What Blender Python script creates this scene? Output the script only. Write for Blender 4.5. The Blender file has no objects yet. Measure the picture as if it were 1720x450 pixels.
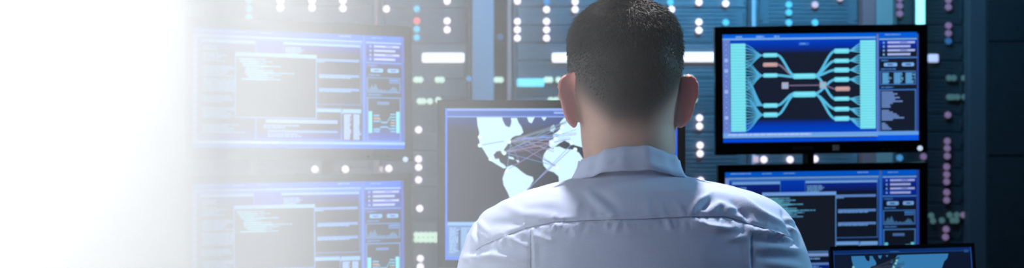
import bpy, bmesh, math, random
import numpy as np
from mathutils import Vector, Matrix, noise
from mathutils.geometry import tessellate_polygon

# ------------------------------------------------------------------ camera, world, exposure
F = 1844.0; HC = 1.20                      # focal length in pixels of the 1720 wide frame, eye height
sc = bpy.context.scene
C = sc.collection
cam_d = bpy.data.cameras.new('camera'); cam = bpy.data.objects.new('camera', cam_d); C.objects.link(cam)
cam_d.sensor_width = 36.0; cam_d.lens = 36.0 * F / 1720.0
cam.location = (0, 0, HC); cam.rotation_euler = (math.pi / 2, 0, 0)
cam_d.dof.use_dof = True; cam_d.dof.focus_distance = 1.50; cam_d.dof.aperture_fstop = 6.2
cam_d.clip_start = 0.02
sc.camera = cam
sc.view_settings.view_transform = 'Standard'; sc.view_settings.look = 'None'
sc.view_settings.gamma = 1.0; sc.view_settings.exposure = 0.0; sc.view_settings.use_curve_mapping = False
sc.cycles.use_denoising = True
sc.cycles.volume_bounces = 5; sc.cycles.max_bounces = 10
sc.cycles.sample_clamp_indirect = 4.0
w = bpy.data.worlds.new('world'); sc.world = w; w.use_nodes = True
w.node_tree.nodes['Background'].inputs[0].default_value = (0.25, 0.42, 0.8, 1)
w.node_tree.nodes['Background'].inputs[1].default_value = 0.06

# ------------------------------------------------------------------ lights
def area(name, loc, target, sx, sy, power, color=(1, 1, 1), spread=180):
    d = bpy.data.lights.new(name, 'AREA'); d.shape = 'RECTANGLE'; d.size = sx; d.size_y = sy
    d.energy = power; d.color = color; d.spread = math.radians(spread)
    o = bpy.data.objects.new(name, d); C.objects.link(o); o.location = loc
    v = Vector(target) - Vector(loc)
    o.rotation_euler = v.to_track_quat('-Z', 'Y').to_euler() if abs(v.normalized().z) < .999 else (0, 0, 0)
    return o
area('rack_wash_light', (1.1, 4.2, 2.75), (1.1, 5.4, 1.9), 1.2, .3, 42, (.10, .52, 1.0), 150)
area('aisle_light', (-1.2, 4.0, 2.75), (-1.2, 5.4, 1.3), 2.2, .3, 9, (.35, .6, 1.0), 160)
area('room_fill_light', (0.3, -.3, 2.72), (0.2, 1.5, 1.0), 2.2, .6, 6.5, (.42, .60, 1.0), 140)
area('key_light', (.16, 2.10, 2.74), (.16, 1.47, 1.08), .09, .09, 4.8, (1, .94, .96), 50)
area('added_edge_light_right', (1.7, 1.9, 1.7), (.3, 1.55, 1.1), .5, .5, 4.0, (.35, .78, 1.0), 90)  # unseen lamp added for a cyan edge on the right shoulder
area('added_haze_light_wide', (-1.65, 1.35, 2.1), (-1.65, 1.35, 0), 2.2, 1.9, 112, (1, .985, .955), 30)  # unseen lamp added overhead to turn the added haze white
area('added_haze_light_middle', (-.50, 1.30, 2.1), (-.50, 1.30, 0), .7, .9, 3.2, (1, .985, .955), 24)  # also added, lifts the haze in front of the left monitors
area('added_haze_light_strip', (-.10, 1.06, 2.1), (-.10, 1.06, 0), 1.2, .3, 4.5, (1, .98, .94), 20)  # added strip for the thin end of the haze, no fixture

# ------------------------------------------------------------------ helpers
def s2l(c):
    return tuple((x / 255 / 12.92) if x / 255 <= .04045 else ((x / 255 + .055) / 1.055) ** 2.4 for x in c)

def mat(name, rgb, rough=.6, metal=0, emit=None, estr=1.0, bump=0, bscale=40, spec=.5, sss=0, stretch=(1, 1, 1), var=0):
    m = bpy.data.materials.new(name); m.use_nodes = True
    nt = m.node_tree; b = nt.nodes['Principled BSDF']
    b.inputs['Base Color'].default_value = (*rgb, 1); b.inputs['Roughness'].default_value = rough
    b.inputs['Metallic'].default_value = metal; b.inputs['Specular IOR Level'].default_value = spec
    if sss:
        b.inputs['Subsurface Weight'].default_value = sss; b.inputs['Subsurface Radius'].default_value = (.012, .004, .002)
        b.inputs['Subsurface Scale'].default_value = 1.0
    if emit:
        b.inputs['Emission Color'].default_value = (*emit, 1); b.inputs['Emission Strength'].default_value = estr
    if bump or var:
        tc = nt.nodes.new('ShaderNodeTexCoord'); mp = nt.nodes.new('ShaderNodeMapping'); n = nt.nodes.new('ShaderNodeTexNoise')
        mp.inputs['Scale'].default_value = stretch; n.inputs['Scale'].default_value = bscale; n.inputs['Detail'].default_value = 4
        nt.links.new(tc.outputs['Object'], mp.inputs[0]); nt.links.new(mp.outputs[0], n.inputs['Vector'])
        if bump:
            bp = nt.nodes.new('ShaderNodeBump'); bp.inputs['Strength'].default_value = bump; bp.inputs['Distance'].default_value = .002
            nt.links.new(n.outputs['Fac'], bp.inputs['Height']); nt.links.new(bp.outputs[0], b.inputs['Normal'])
        if var:
            r = nt.nodes.new('ShaderNodeValToRGB')
            r.color_ramp.elements[0].color = (*[c * (1 - var) for c in rgb], 1); r.color_ramp.elements[1].color = (*[min(1, c * (1 + var)) for c in rgb], 1)
            r.color_ramp.elements[0].position = .3; r.color_ramp.elements[1].position = .7
            nt.links.new(n.outputs['Fac'], r.inputs[0]); nt.links.new(r.outputs[0], b.inputs['Base Color'])
    return m

def link(name, bm, m, parent=None, smooth=False):
    me = bpy.data.meshes.new(name); bm.normal_update(); bm.to_mesh(me); bm.free()
    o = bpy.data.objects.new(name, me); C.objects.link(o)
    for x in (m if isinstance(m, (list, tuple)) else [m]): me.materials.append(x)
    if smooth:
        for p in me.polygons: p.use_smooth = True
    if parent: o.parent = parent
    return o

def thing(name, label, cat, loc=(0, 0, 0), group=None, mtx=None):
    o = bpy.data.objects.new(name, None); C.objects.link(o); o.empty_display_size = .05
    if mtx is not None: o.matrix_world = mtx
    else: o.location = loc
    o['label'] = label; o['category'] = cat
    if group: o['group'] = group
    return o

def tag(o, label, cat, group=None):
    o['label'] = label; o['category'] = cat
    if group: o['group'] = group
    return o

def box(bm, x0, x1, y0, y1, z0, z1, bev=0, mi=0):
    r = bmesh.ops.create_cube(bm, size=1, matrix=Matrix.Translation(((x0 + x1) / 2, (y0 + y1) / 2, (z0 + z1) / 2)) @ Matrix.Diagonal((x1 - x0, y1 - y0, z1 - z0, 1)))
    vs = r['verts']
    fs = {f for v in vs for f in v.link_faces}
    for f in fs: f.material_index = mi
    if bev:
        es = list({e for v in vs for e in v.link_edges})
        g = bmesh.ops.bevel(bm, geom=es, offset=bev, segments=2, affect='EDGES', profile=.5)
        for f in g['faces']: f.material_index = mi
    return bm

def cyl(bm, c, r, d, axis='Z', seg=24, r2=None, mi=0, bev=0):
    R = {'Z': Matrix.Identity(4), 'Y': Matrix.Rotation(math.pi / 2, 4, 'X'), 'X': Matrix.Rotation(math.pi / 2, 4, 'Y')}[axis]
    g = bmesh.ops.create_cone(bm, cap_ends=True, segments=seg, radius1=r, radius2=r if r2 is None else r2, depth=d, matrix=Matrix.Translation(c) @ R)
    for v in g['verts']:
        for f in v.link_faces: f.material_index = mi
    return bm

def tube(bm, pts, rad, seg=10):
    pts = [Vector(p) for p in pts]; rings = []
    for i, p in enumerate(pts):
        t = (pts[min(i + 1, len(pts) - 1)] - pts[max(i - 1, 0)]).normalized()
        a = t.cross(Vector((0, 0, 1)));
        if a.length < .05: a = t.cross(Vector((0, 1, 0)))
        a.normalize(); b = t.cross(a)
        r = rad[i] if isinstance(rad, (list, tuple)) else rad
        rings.append([bm.verts.new(p + a * r * math.cos(k * 2 * math.pi / seg) + b * r * math.sin(k * 2 * math.pi / seg)) for k in range(seg)])
    for i in range(len(rings) - 1):
        for k in range(seg):
            bm.faces.new((rings[i][k], rings[i][(k + 1) % seg], rings[i + 1][(k + 1) % seg], rings[i + 1][k]))
    bm.faces.new(rings[0]); bm.faces.new(rings[-1][::-1])
    return bm

def at(px, py, Y):
    return Vector(((px - 860) / F * Y, Y, HC - (py - 225) / F * Y))

def sm(a, b, x):
    t = max(0, min(1, (x - a) / (b - a))); return t * t * (3 - 2 * t)

# ------------------------------------------------------------------ materials
M = {}
M['rack'] = mat('rack_metal', (.30, .32, .34), .45, .3, bump=.15, bscale=6, var=.12, stretch=(1, 1, 3))
M['rack_dark'] = mat('rack_recess', (.05, .055, .06), .6, .2)
M['server'] = mat('server_front', (.26, .28, .30), .5, .3, bump=.1, bscale=30, stretch=(1, 1, 20), var=.15)
M['server_b'] = mat('server_front_dark', (.22, .235, .255), .5, .3, bump=.1, bscale=30, stretch=(1, 1, 20), var=.15)
M['server_c'] = mat('server_front_black', (.07, .065, .07), .5, .2, bump=.1, bscale=30, stretch=(1, 1, 20), var=.1)
M['pink'] = mat('copper_pink_post', (1.0, .50, .40), .5, 0, var=.05, bscale=4)
M['palepost'] = mat('pale_lilac_post', (.80, .78, .86), .45, .1, var=.04, bscale=4)
M['steelblue'] = mat('steel_blue_column', (.50, .62, .74), .5, .1, var=.05, bscale=4)
M['mauve'] = mat('mauve_grey_post', (.55, .24, .22), .5, .1, var=.05, bscale=4)
M['teal'] = mat('teal_column', (.55, .50, .44), .4, .1, var=.05, bscale=4)
M['plastic'] = mat('black_plastic', (.012, .012, .014), .35, 0, bump=.05, bscale=300)
M['gloss'] = mat('black_glossy_plastic', (.008, .008, .010), .2, 0, var=.02)
M['silver'] = mat('silver_plastic', (.55, .56, .6), .3, .6, var=.03)
M['wall_w'] = mat('white_wall_paint', (.8, .8, .82), .8, bump=.05, bscale=80)
M['wall_d'] = mat('dark_wall_panel', (.045, .038, .04), .5, bump=.05, bscale=20, var=.1)
M['ceil'] = mat('ceiling_paint', (.10, .11, .12), .9, bump=.05, bscale=60)
M['floor'] = mat('floor_vinyl', (.06, .065, .075), .4, bump=.04, bscale=30, var=.1)
M['desk'] = mat('desk_laminate', (.08, .08, .09), .5, bump=.04, bscale=60, var=.08)
M['seatf'] = mat('chair_fabric', (.02, .02, .024), .9, bump=.4, bscale=400)
def led(name, c, k=1.0):
    l = [x * k for x in s2l(c)]
    return mat('lamp_' + name, tuple(min(.8, x) for x in l), .4, emit=tuple(l), estr=1.0)
L = {'w': led('white', (255, 236, 244), 1.25), 't': led('teal', (84, 178, 205), 1.0), 'r': led('red', (235, 110, 110), 1.0),
     'g': led('green_white', (205, 232, 205), .9), 'b': led('blue', (70, 135, 180), .9), 'm': led('dim_mauve', (112, 92, 120), 1.0),
     'd': led('dim_green', (62, 92, 92), 1.0), 'n': led('dim_blue', (45, 85, 125), 1.0), 'B': led('bar_white', (244, 244, 255), 1.2),
     'c': led('bar_cyan', (110, 215, 240), 1.0), 'p': led('dim_pink', (190, 165, 175), 1.0), 'D': led('dim_bar', (175, 180, 215), 1.0),
     'T': led('tube_cyan', (150, 255, 255), 1.5)}

# ------------------------------------------------------------------ room shell
def struct(name, bm, m):
    o = link(name, bm, m); o['kind'] = 'structure'; return o
XL, XR, YB, YF, ZT = -2.85, 2.75, -2.2, 6.3, 2.80
struct('floor', box(bmesh.new(), XL, XR, YB, YF, -.1, 0), M['floor'])
struct('ceiling', box(bmesh.new(), XL, XR, YB, YF, ZT, ZT + .1), M['ceil'])
struct('wall_left', box(bmesh.new(), XL - .1, XL, YB, YF, 0, ZT), M['wall_w'])
struct('wall_right', box(bmesh.new(), XR, XR + .1, YB, YF, 0, ZT), M['wall_d'])
struct('wall_back', box(bmesh.new(), XL, XR, YF, YF + .1, 0, ZT), M['wall_d'])
struct('wall_front', box(bmesh.new(), XL, XR, YB - .1, YB, 0, ZT), M['wall_d'])
YR = 5.40                                         # front plane of the racks
def rx(px, Y=YR): return (px - 860) / F * Y
def rz(py, Y=YR): return HC - (py - 225) / F * Y
def post(name, px0, px1, m, Y=YR - .06, d=.08, kind='structure'):
    bm = box(bmesh.new(), rx(px0, Y), rx(px1, Y), Y, Y + d, 0, ZT, .004)
    o = link(name, bm, m); o['kind'] = 'structure'; return o
post('trim_1', 793, 829, M['steelblue'])
post('trim_2', 1450, 1471.5, M['mauve'])
post('trim_3', 1472.5, 1501, M['teal'])
post('trim_4', 1628, 1658, mat('blue_grey_column', (.12, .10, .11), .5, var=.05, bscale=4), YR - .075, .06)
# dark panelled glass partition filling the right edge of the view
def partition():
    Y = YR - .10
    bm = box(bmesh.new(), rx(1659, Y), XR - .005, Y, Y + .05, 0, ZT)
    for z in (.55, 1.1, 1.65, 2.2): box(bm, rx(1659, Y), XR - .005, Y - .006, Y, z, z + .012)
    struct('trim_5', bm, M['wall_d'])
partition()

# ------------------------------------------------------------------ server racks
rack_defs = [  # px0, px1, label
    (200, 420, 'tall dark server rack at the far left, almost lost in the added white haze'),
    (424, 628, 'grey server rack seen through the added haze, above and behind the left pair of monitors'),
    (637, 791, 'grey server rack with teal and red lamps between left monitors and steel blue column'),
    (862, 1062, 'server rack left of the man\'s head with a cyan light bar'),
    (1066, 1262, 'blue-lit server rack just right of the man\'s head with paired white lamps'),
    (1270, 1449, 'blue-lit server rack rising above the upper right monitor'),
    (1503, 1627, 'dark server rack right of the right monitors with dim mauve lamps'),
]
racks = []
rnd = random.Random(5)
for px0, px1, lab in rack_defs:
    x0, x1 = rx(px0) , rx(px1)
    t = thing('server_rack', lab, 'server rack', ((x0 + x1) / 2, YR, 0), 'server racks along the far side')
    hw = (x1 - x0) / 2 - .001
    bm = bmesh.new()
    box(bm, -hw, -hw + .012, .012, .80, .0, 2.2, .002); box(bm, hw - .012, hw, .012, .80, 0, 2.2, .002)
    box(bm, -hw + .013, hw - .013, .012, .80, 2.17, 2.2); box(bm, -hw + .013, hw - .013, .012, .80, 0, .05)
    box(bm, -hw + .013, hw - .013, .78, .80, .051, 2.169)
    link('cabinet', bm, M['rack'], t)
    H = .0875; z = .06; k = 0
    while z < 2.1:
        u = rnd.choice([1, 1, 2, 1])
        h = H * u
        if z + h > 2.16: h = 2.16 - z
        bm = bmesh.new(); a, b = -hw + .016, hw - .016
        box(bm, a, b, .02, .6, z + .002, z + h - .002, .002)
        nsl = 4 * u
        for s in range(nsl):
            zz = z + h * (s + .75) / (nsl + .6)
            box(bm, a + .05, b - .05, .016, .021, zz, zz + h / nsl * .35)
        box(bm, a + .006, a + .018, .012, .021, z + .02, z + h - .02, .003); box(bm, b - .018, b - .006, .012, .021, z + .02, z + h - .02, .003)
        link('server_unit', bm, (M['server'] if k % 3 else M['server_b']) if px0 < 1500 else M['server_c'], t)
        z += h + .001; k += 1
    racks.append((px0, px1, t))

def lamp_rack(px):
    for a, b, t in racks:
        if a <= px <= b: return t
    return min(racks, key=lambda r: min(abs(px - r[0]), abs(px - r[1])))[2]
led_mesh = {}
def led_at(px, py, k, r=.0165):
    t = lamp_rack(px)
    if (k, r) not in led_mesh:
        bm = bmesh.new(); g = bmesh.ops.create_cone(bm, cap_ends=True, segments=20, radius1=r, radius2=r * .85, depth=.008, matrix=Matrix.Rotation(math.pi / 2, 4, 'X'))
        me = bpy.data.meshes.new('indicator_lamp'); bm.to_mesh(me); bm.free(); me.materials.append(L[k]); led_mesh[(k, r)] = me
    o = bpy.data.objects.new('indicator_lamp', led_mesh[(k, r)]); C.objects.link(o); o.parent = t
    o.location = (rx(px) - t.location.x, -.004, rz(py))
def bar_at(px0, px1, py0, py1, k):
    t = lamp_rack((px0 + px1) / 2)
    x0, x1 = rx(px0) - t.location.x, rx(px1) - t.location.x
    link('light_bar', box(bmesh.new(), x0, x1, -.012, .004, rz(py1), rz(py0), .008), L[k], t)
W = 'w'
for px, py, k in [(418, 0, 't'), (418, 14, 't'), (418, 29, 't'), (471, 13, W), (471, 1, W), (524, 1, W), (524, 13, W), (576, 1, W), (576, 14, W), (649, 15, W),
    (700, 15, 't'), (700, 35, 'r'), (700, 49, 't'), (700, 63, 't'), (751, 2, W), (751, 35, W), (751, 50, W),
    (869, 2, W), (869, 36, W), (869, 50, W), (869, 64, W), (918, 3, 'b'), (918, 16, W), (918, 36, W), (918, 50, W), (918, 64, W),
    (966, 3, W), (966, 16, W), (1126, 4, 't'), (1128, 16, W), (1174, 4, W), (1174, 37, W), (1174, 51, W), (1219, 6, W), (1219, 38, 't'),
    (1325, 8, 't'), (1325, 21, 't'), (1325, 38, 't'), (1369, 8, 'p'), (1369, 38, 't'), (1411, -3, 'p'),
    (1175, 198, W), (1175, 212, W), (1176, 244, W), (1176, 258, W), (1177, 303, W), (703, 218, W), (703, 267, W), (703, 281, W), (703, 302, W), (705, 350, W),
    (706, 434, W), (706, 448, W), (1283, 268, W), (1327, 268, W), (1369, 267, W), (529, 284, W), (580, 284, W), (653, 283, W), (1511, 265, 'b'), (1551, 263, 'm'),
    (1593, 0, 'm'), (1511, -2, 'm'), (1511, 10, 'm'), (1511, 23, 'm'), (1593, 12, 'm'), (1593, 43, 'm'), (1593, 56, 'm'), (1593, 69, 'n'), (1592, 193, 'm'), (1591, 237, 'm'), (1591, 249, 'm'), (1591, 262, 'm'),
    (1590, 280, 'm'), (1590, 293, 'm'), (1590, 305, 'm'), (1590, 323, 'm'), (1590, 336, 'm'), (1589, 385, 'm'), (1588, 398, 'm')]:
    led_at(px, py, k)
for px, py, k in [(699, 134, 'g'), (706, 134, 'g'), (735, 134, 'g'), (742, 134, 'g'), (788, 132, 'b'), (834, 134, 'g'), (841, 134, 'g'), (705, 170, 'g'), (711, 170, 'g'), (722, 170, 'g'), (736, 168, 'g'),
    (840, 62, 'n'), (918, 134, 'g'), (924, 134, 'g'), (938, 134, 'g'), (950, 132, 'g'), (925, 168, 'g'), (934, 168, 'g'), (1152, 131, 'g'), (1160, 131, 'g'), (1166, 167, 'g'), (1150, 168, 'g'),
    (1594, 131, 'd'), (1602, 131, 'd'), (1619, 131, 'd'), (1594, 163, 'd'), (1600, 163, 'd'), (1608, 163, 'd'), (1620, 163, 'd'),
    (1564, 362, 'd'), (1567, 371, 'd'), (1582, 370, 'd'), (1595, 361, 'd'), (1600, 370, 'd'), (1606, 370, 'd'), (1607, 361, 'd'), (1618, 361, 'm')]:
    led_at(px, py, k, .0150)
for i in range(5):
    for j in range(2): led_at(699 + i * 8, 394 + j * 9, 'g', .0130)
bar_at(709, 780, 89, 105, 'B'); bar_at(927, 1050, 89, 105, 'B'); bar_at(1146, 1213, 88, 104, 'B'); bar_at(1558, 1576, 91, 105, 'D')
bar_at(868, 914, 132, 146, 'c')
bar_at(631.5 + 6, 643, 279, 289, 'p')
# slim upright posts between the racks: separate lift-out trims
for px0, px1, m, lab in [(629, 635.5, 'pink', 'thin pinkish upright post rising behind the upper left monitor'), (852, 859, 'pink', 'thin copper pink upright post right of the steel blue column'),
                    (1263, 1269.5, 'palepost', 'thin pale lilac upright post behind the upper right monitor')]:
    Y = YR - .05
    bm = box(bmesh.new(), rx(px0, Y), rx(px1, Y), Y, Y + .02, 0, 2.3, .003)
    box(bm, rx(px0, Y) - .008, rx(px1, Y) + .008, Y - .004, Y + .02, 0, .02, .002)
    po = tag(link('upright_post', bm, M[m]), lab, 'post', 'slim posts between racks')
    if m == 'palepost': link('indicator_lamp', box(bmesh.new(), rx(1265, Y), rx(1274, Y), Y - .010, Y - .0005, rz(273, Y), rz(262, Y), .003), L['p'], po)
# glowing cyan tube
t = thing('tube_light', 'glowing vertical cyan light tube behind top corner of the upper right monitor', 'light', (rx(1546, YR - .05), YR - .05, 1.50))
link('light_tube', cyl(bmesh.new(), (0, 0, .33), .021, .60, seg=24), L['T'], t)
bm = cyl(bmesh.new(), (0, 0, .015), .024, .03); cyl(bm, (0, 0, .645), .024, .03); box(bm, -.012, .012, .012, .049, .0, .66)
link('end_caps', bm, M['silver'], t)

# ------------------------------------------------------------------ screen pictures
class Canvas:
    """flat coloured shapes laid over one another, in the pixel grid of one display; v runs downward"""
    def __init__(s, w, h): s.w, s.h, s.q, s.n = w, h, [], 0
    def poly(s, pts, cols):
        if not isinstance(cols[0], (tuple, list)): cols = [cols] * len(pts)
        s.q.append((pts, [s2l(c) for c in cols], s.n)); s.n += 1
    def rect(s, x0, y0, x1, y1, c, c2=None):
        c2 = c2 or c; s.poly([(x0, y0), (x1, y0), (x1, y1), (x0, y1)], [c, c, c2, c2])
    def frame(s, x0, y0, x1, y1, c, t=1.2):
        s.rect(x0, y0, x1, y0 + t, c); s.rect(x0, y1 - t, x1, y1, c); s.rect(x0, y0, x0 + t, y1, c); s.rect(x1 - t, y0, x1, y1, c)
    def pill(s, x0, y0, x1, y1, c):
        r = (y1 - y0) / 2; pts = []
        for k in range(9): a = math.pi / 2 + k * math.pi / 8; pts.append((x0 + r * .6 + r * .6 * math.cos(a), (y0 + y1) / 2 - r * math.sin(a)))
        for k in range(9): a = -math.pi / 2 + k * math.pi / 8; pts.append((x1 - r * .6 + r * .6 * math.cos(a), (y0 + y1) / 2 - r * math.sin(a)))
        s.poly(pts, c)
    def dot(s, x, y, r, c): s.poly([(x + r * math.cos(k * math.pi / 6), y - r * math.sin(k * math.pi / 6)) for k in range(12)], c)
    def line(s, a, b, t, c):
        dx, dy = b[0] - a[0], b[1] - a[1]; l = math.hypot(dx, dy) or 1; nx, ny = -dy / l * t / 2, dx / l * t / 2
        s.poly([(a[0] + nx, a[1] + ny), (b[0] + nx, b[1] + ny), (b[0] - nx, b[1] - ny), (a[0] - nx, a[1] - ny)], c)
    def curve(s, a, b, t, c, n=12):
        top, bot = [], []
        pts = [(a[0] + (b[0] - a[0]) * (k / n), a[1] + (b[1] - a[1]) * sm(0, 1, k / n)) for k in range(n + 1)]
        for k, p in enumerate(pts):
            q0, q1 = pts[max(0, k - 1)], pts[min(n, k + 1)]; dx, dy = q1[0] - q0[0], q1[1] - q0[1]; l = math.hypot(dx, dy) or 1
            top.append((p[0] - dy / l * t / 2, p[1] + dx / l * t / 2)); bot.append((p[0] + dy / l * t / 2, p[1] - dx / l * t / 2))
        for k in range(n): s.q.append(([top[k], top[k + 1], bot[k + 1], bot[k]], [s2l(c)] * 4, s.n))
        s.n += 1
    def text(s, x, y, w, c, rows=1, dy=3, h=1.8, rg=None):
        rg = rg or random.Random(int(x * 7 + y * 13))
        for r in range(rows):
            xx = x; end = x + w * rg.uniform(.55, 1)
            while xx < end:
                ww = min(rg.uniform(3, 12), end - xx + .5); s.rect(xx, y + r * dy, xx + ww, y + r * dy + h, c); xx += ww + rg.uniform(.6, 1.6)
    def build(s, name, Wm, Hm, parent, ymm, dmat='display'):
        bm = bmesh.new(); cl = bm.loops.layers.float_color.new('Col')
        for pts, cols, n in s.q:
            y = ymm - .0002 - n * .0000022
            pp = [(min(max(p[0], 0), s.w), min(max(p[1], 0), s.h)) for p in pts]
            vs = [bm.verts.new(((p[0] / s.w - .5) * Wm, y, (.5 - p[1] / s.h) * Hm)) for p in pp]
            tris = tessellate_polygon([[Vector((p[0], p[1], 0)) for p in pp]]) if len(pts) > 4 else [tuple(range(len(pts)))]
            for tr in tris:
                if len(set(tr)) < 3: continue
                try: f = bm.faces.new([vs[i] for i in tr])
                except ValueError: continue
                f.normal_update()
                if f.normal.y > 0: f.normal_flip()
                m = {vs[i]: cols[i] for i in range(len(vs))}
                for lp in f.loops: lp[cl] = (*m[lp.vert], 1)
        # thickness of the panel behind the picture
        box(bm, -Wm / 2, Wm / 2, ymm, ymm + .003, -Hm / 2, Hm / 2)
        return link(name, bm, M[dmat], parent)
for key, st in (('display', 1.03), ('display_bright', 1.45), ('display_map', 1.2), ('display_dim', .8)):
    md = bpy.data.materials.new(key + '_picture'); md.use_nodes = True; M[key] = md
    b = md.node_tree.nodes['Principled BSDF']; a = md.node_tree.nodes.new('ShaderNodeVertexColor'); a.layer_name = 'Col'
    b.inputs['Base Color'].default_value = (.01, .01, .012, 1); b.inputs['Roughness'].default_value = .35
    md.node_tree.links.new(a.outputs[0], b.inputs['Emission Color']); b.inputs['Emission Strength'].default_value = st

DK = (17, 24, 38); BLU = (0, 92, 214); DB = (2, 42, 165); LIL = (70, 126, 200); LT = (118, 170, 230); TXT = (104, 158, 214); CY = (108, 214, 236); OR = (188, 150, 150)

def side_panel(c, x0, y0, x1, y1, kind):
    """the narrow column of gauges at the right of every code screen"""
    w_, h = x1 - x0, y1 - y0
    X = lambda u: x0 + u * w_; Y = lambda v: y0 + v * h
    c.rect(X(0), Y(0), X(1), Y(.05), BLU); c.text(X(.15), Y(.015), w_ * .5, TXT, 1)
    c.rect(X(0), Y(.055), X(1), Y(.07), LT); c.rect(X(0), Y(.07), X(1), Y(.18), (8, 50, 180), (14, 30, 80))
    for k in range(4):
        yy = Y(.085 + k * .038); c.dot(X(.12), yy + 2, 1.8, LT); c.rect(X(.22), yy, X(.95 - .12 * (k % 2)), yy + 3.6, (165, 180, 232))
        if k % 2 == 0: c.rect(X(.55), yy + 1, X(.75), yy + 2.4, (40, 80, 190))
    c.rect(X(0), Y(.235), X(1), Y(.247), LIL)
    c.text(X(.05), Y(.262), w_ * .25, LIL)
    c.pill(X(.12), Y(.29), X(.48), Y(.325), LT); c.rect(X(.22), Y(.302), X(.36), Y(.314), (50, 70, 120)); c.pill(X(.6), Y(.29), X(.93), Y(.325), LT); c.rect(X(.7), Y(.302), X(.84), Y(.314), (50, 70, 120))
    c.text(X(.05), Y(.345), w_ * .4, LIL)
    if kind == 'flow':
        c.frame(X(.02), Y(.37), X(.97), Y(.50), LIL)
        for k in range(3):
            c.text(X(.08 + k * .31), Y(.385), w_ * .26, (96, 160, 205), 7, 2.7, 2.2)
            c.rect(X(.08 + k * .31), Y(.385), X(.24 + k * .31), Y(.49), (86, 150, 200))
        c.text(X(.05), Y(.52), w_ * .5, LIL)
        c.frame(X(.0), Y(.545), X(.98), Y(.955), LIL, 1.6)
        for k, w2 in enumerate([.3, .42, .34, .48, .36, .56, .3, .22, .24, .0, .2, .3, .4, .46, .6, .3, .0, .1, .16, .2, .26]):
            yy = Y(.565) + k * 3.1
            if w2 and yy < Y(.94): c.rect(X(.06), yy, X(.06 + w2), yy + 2.4, (104, 134, 190))
    else:
        c.frame(X(.02), Y(.37), X(.97), Y(.505), LIL, 1.4)
        c.rect(X(.65), Y(.385), X(.93), Y(.40), LIL); c.rect(X(.65), Y(.408), X(.93), Y(.418), LIL)
        pts = [(X(.06), Y(.495))]
        for k, v in enumerate([.35, .2, .5, .75, .4, .65, .9, .5, .2, .1, .3, .1, .08, .2, .1, .05, .15, .1, .3, .4, .6, .35, .5, .2, .1]):
            pts.append((X(.06 + k * .035), Y(.49 - v * .075)))
        pts.append((X(.91), Y(.495))); c.poly(pts[::-1], (62, 108, 150))
        c.text(X(.05), Y(.52), w_ * .5, LIL)
        c.frame(X(.02), Y(.545), X(.98), Y(.935), LIL, 1.8)
        c.rect(X(.3), Y(.585), X(.65), Y(.61), (75, 110, 170))
        for x in (.06, .84): c.rect(X(x), Y(.67), X(x + .1), Y(.86), (100, 205, 230))
        for k, (x, y, cc) in enumerate([(.2, .70, CY), (.2, .725, OR), (.2, .75, CY), (.2, .82, CY), (.2, .84, CY), (.42, .76, CY), (.42, .80, CY)]):
            c.rect(X(x), Y(y), X(x + .17), Y(y + .014), (90, 160, 205) if cc is CY else (190, 140, 110))
        for k in range(7): c.rect(X(.68), Y(.69 + k * .025), X(.82), Y(.70 + k * .025), (200, 140, 110) if k == 3 else (90, 180, 215))
        for a_, b_ in [((.37, .73), (.42, .765)), ((.37, .825), (.42, .805)), ((.59, .765), (.68, .71)), ((.59, .805), (.68, .83))]: c.line((X(a_[0]), Y(a_[1])), (X(b_[0]), Y(b_[1])), .8, CY)

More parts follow.
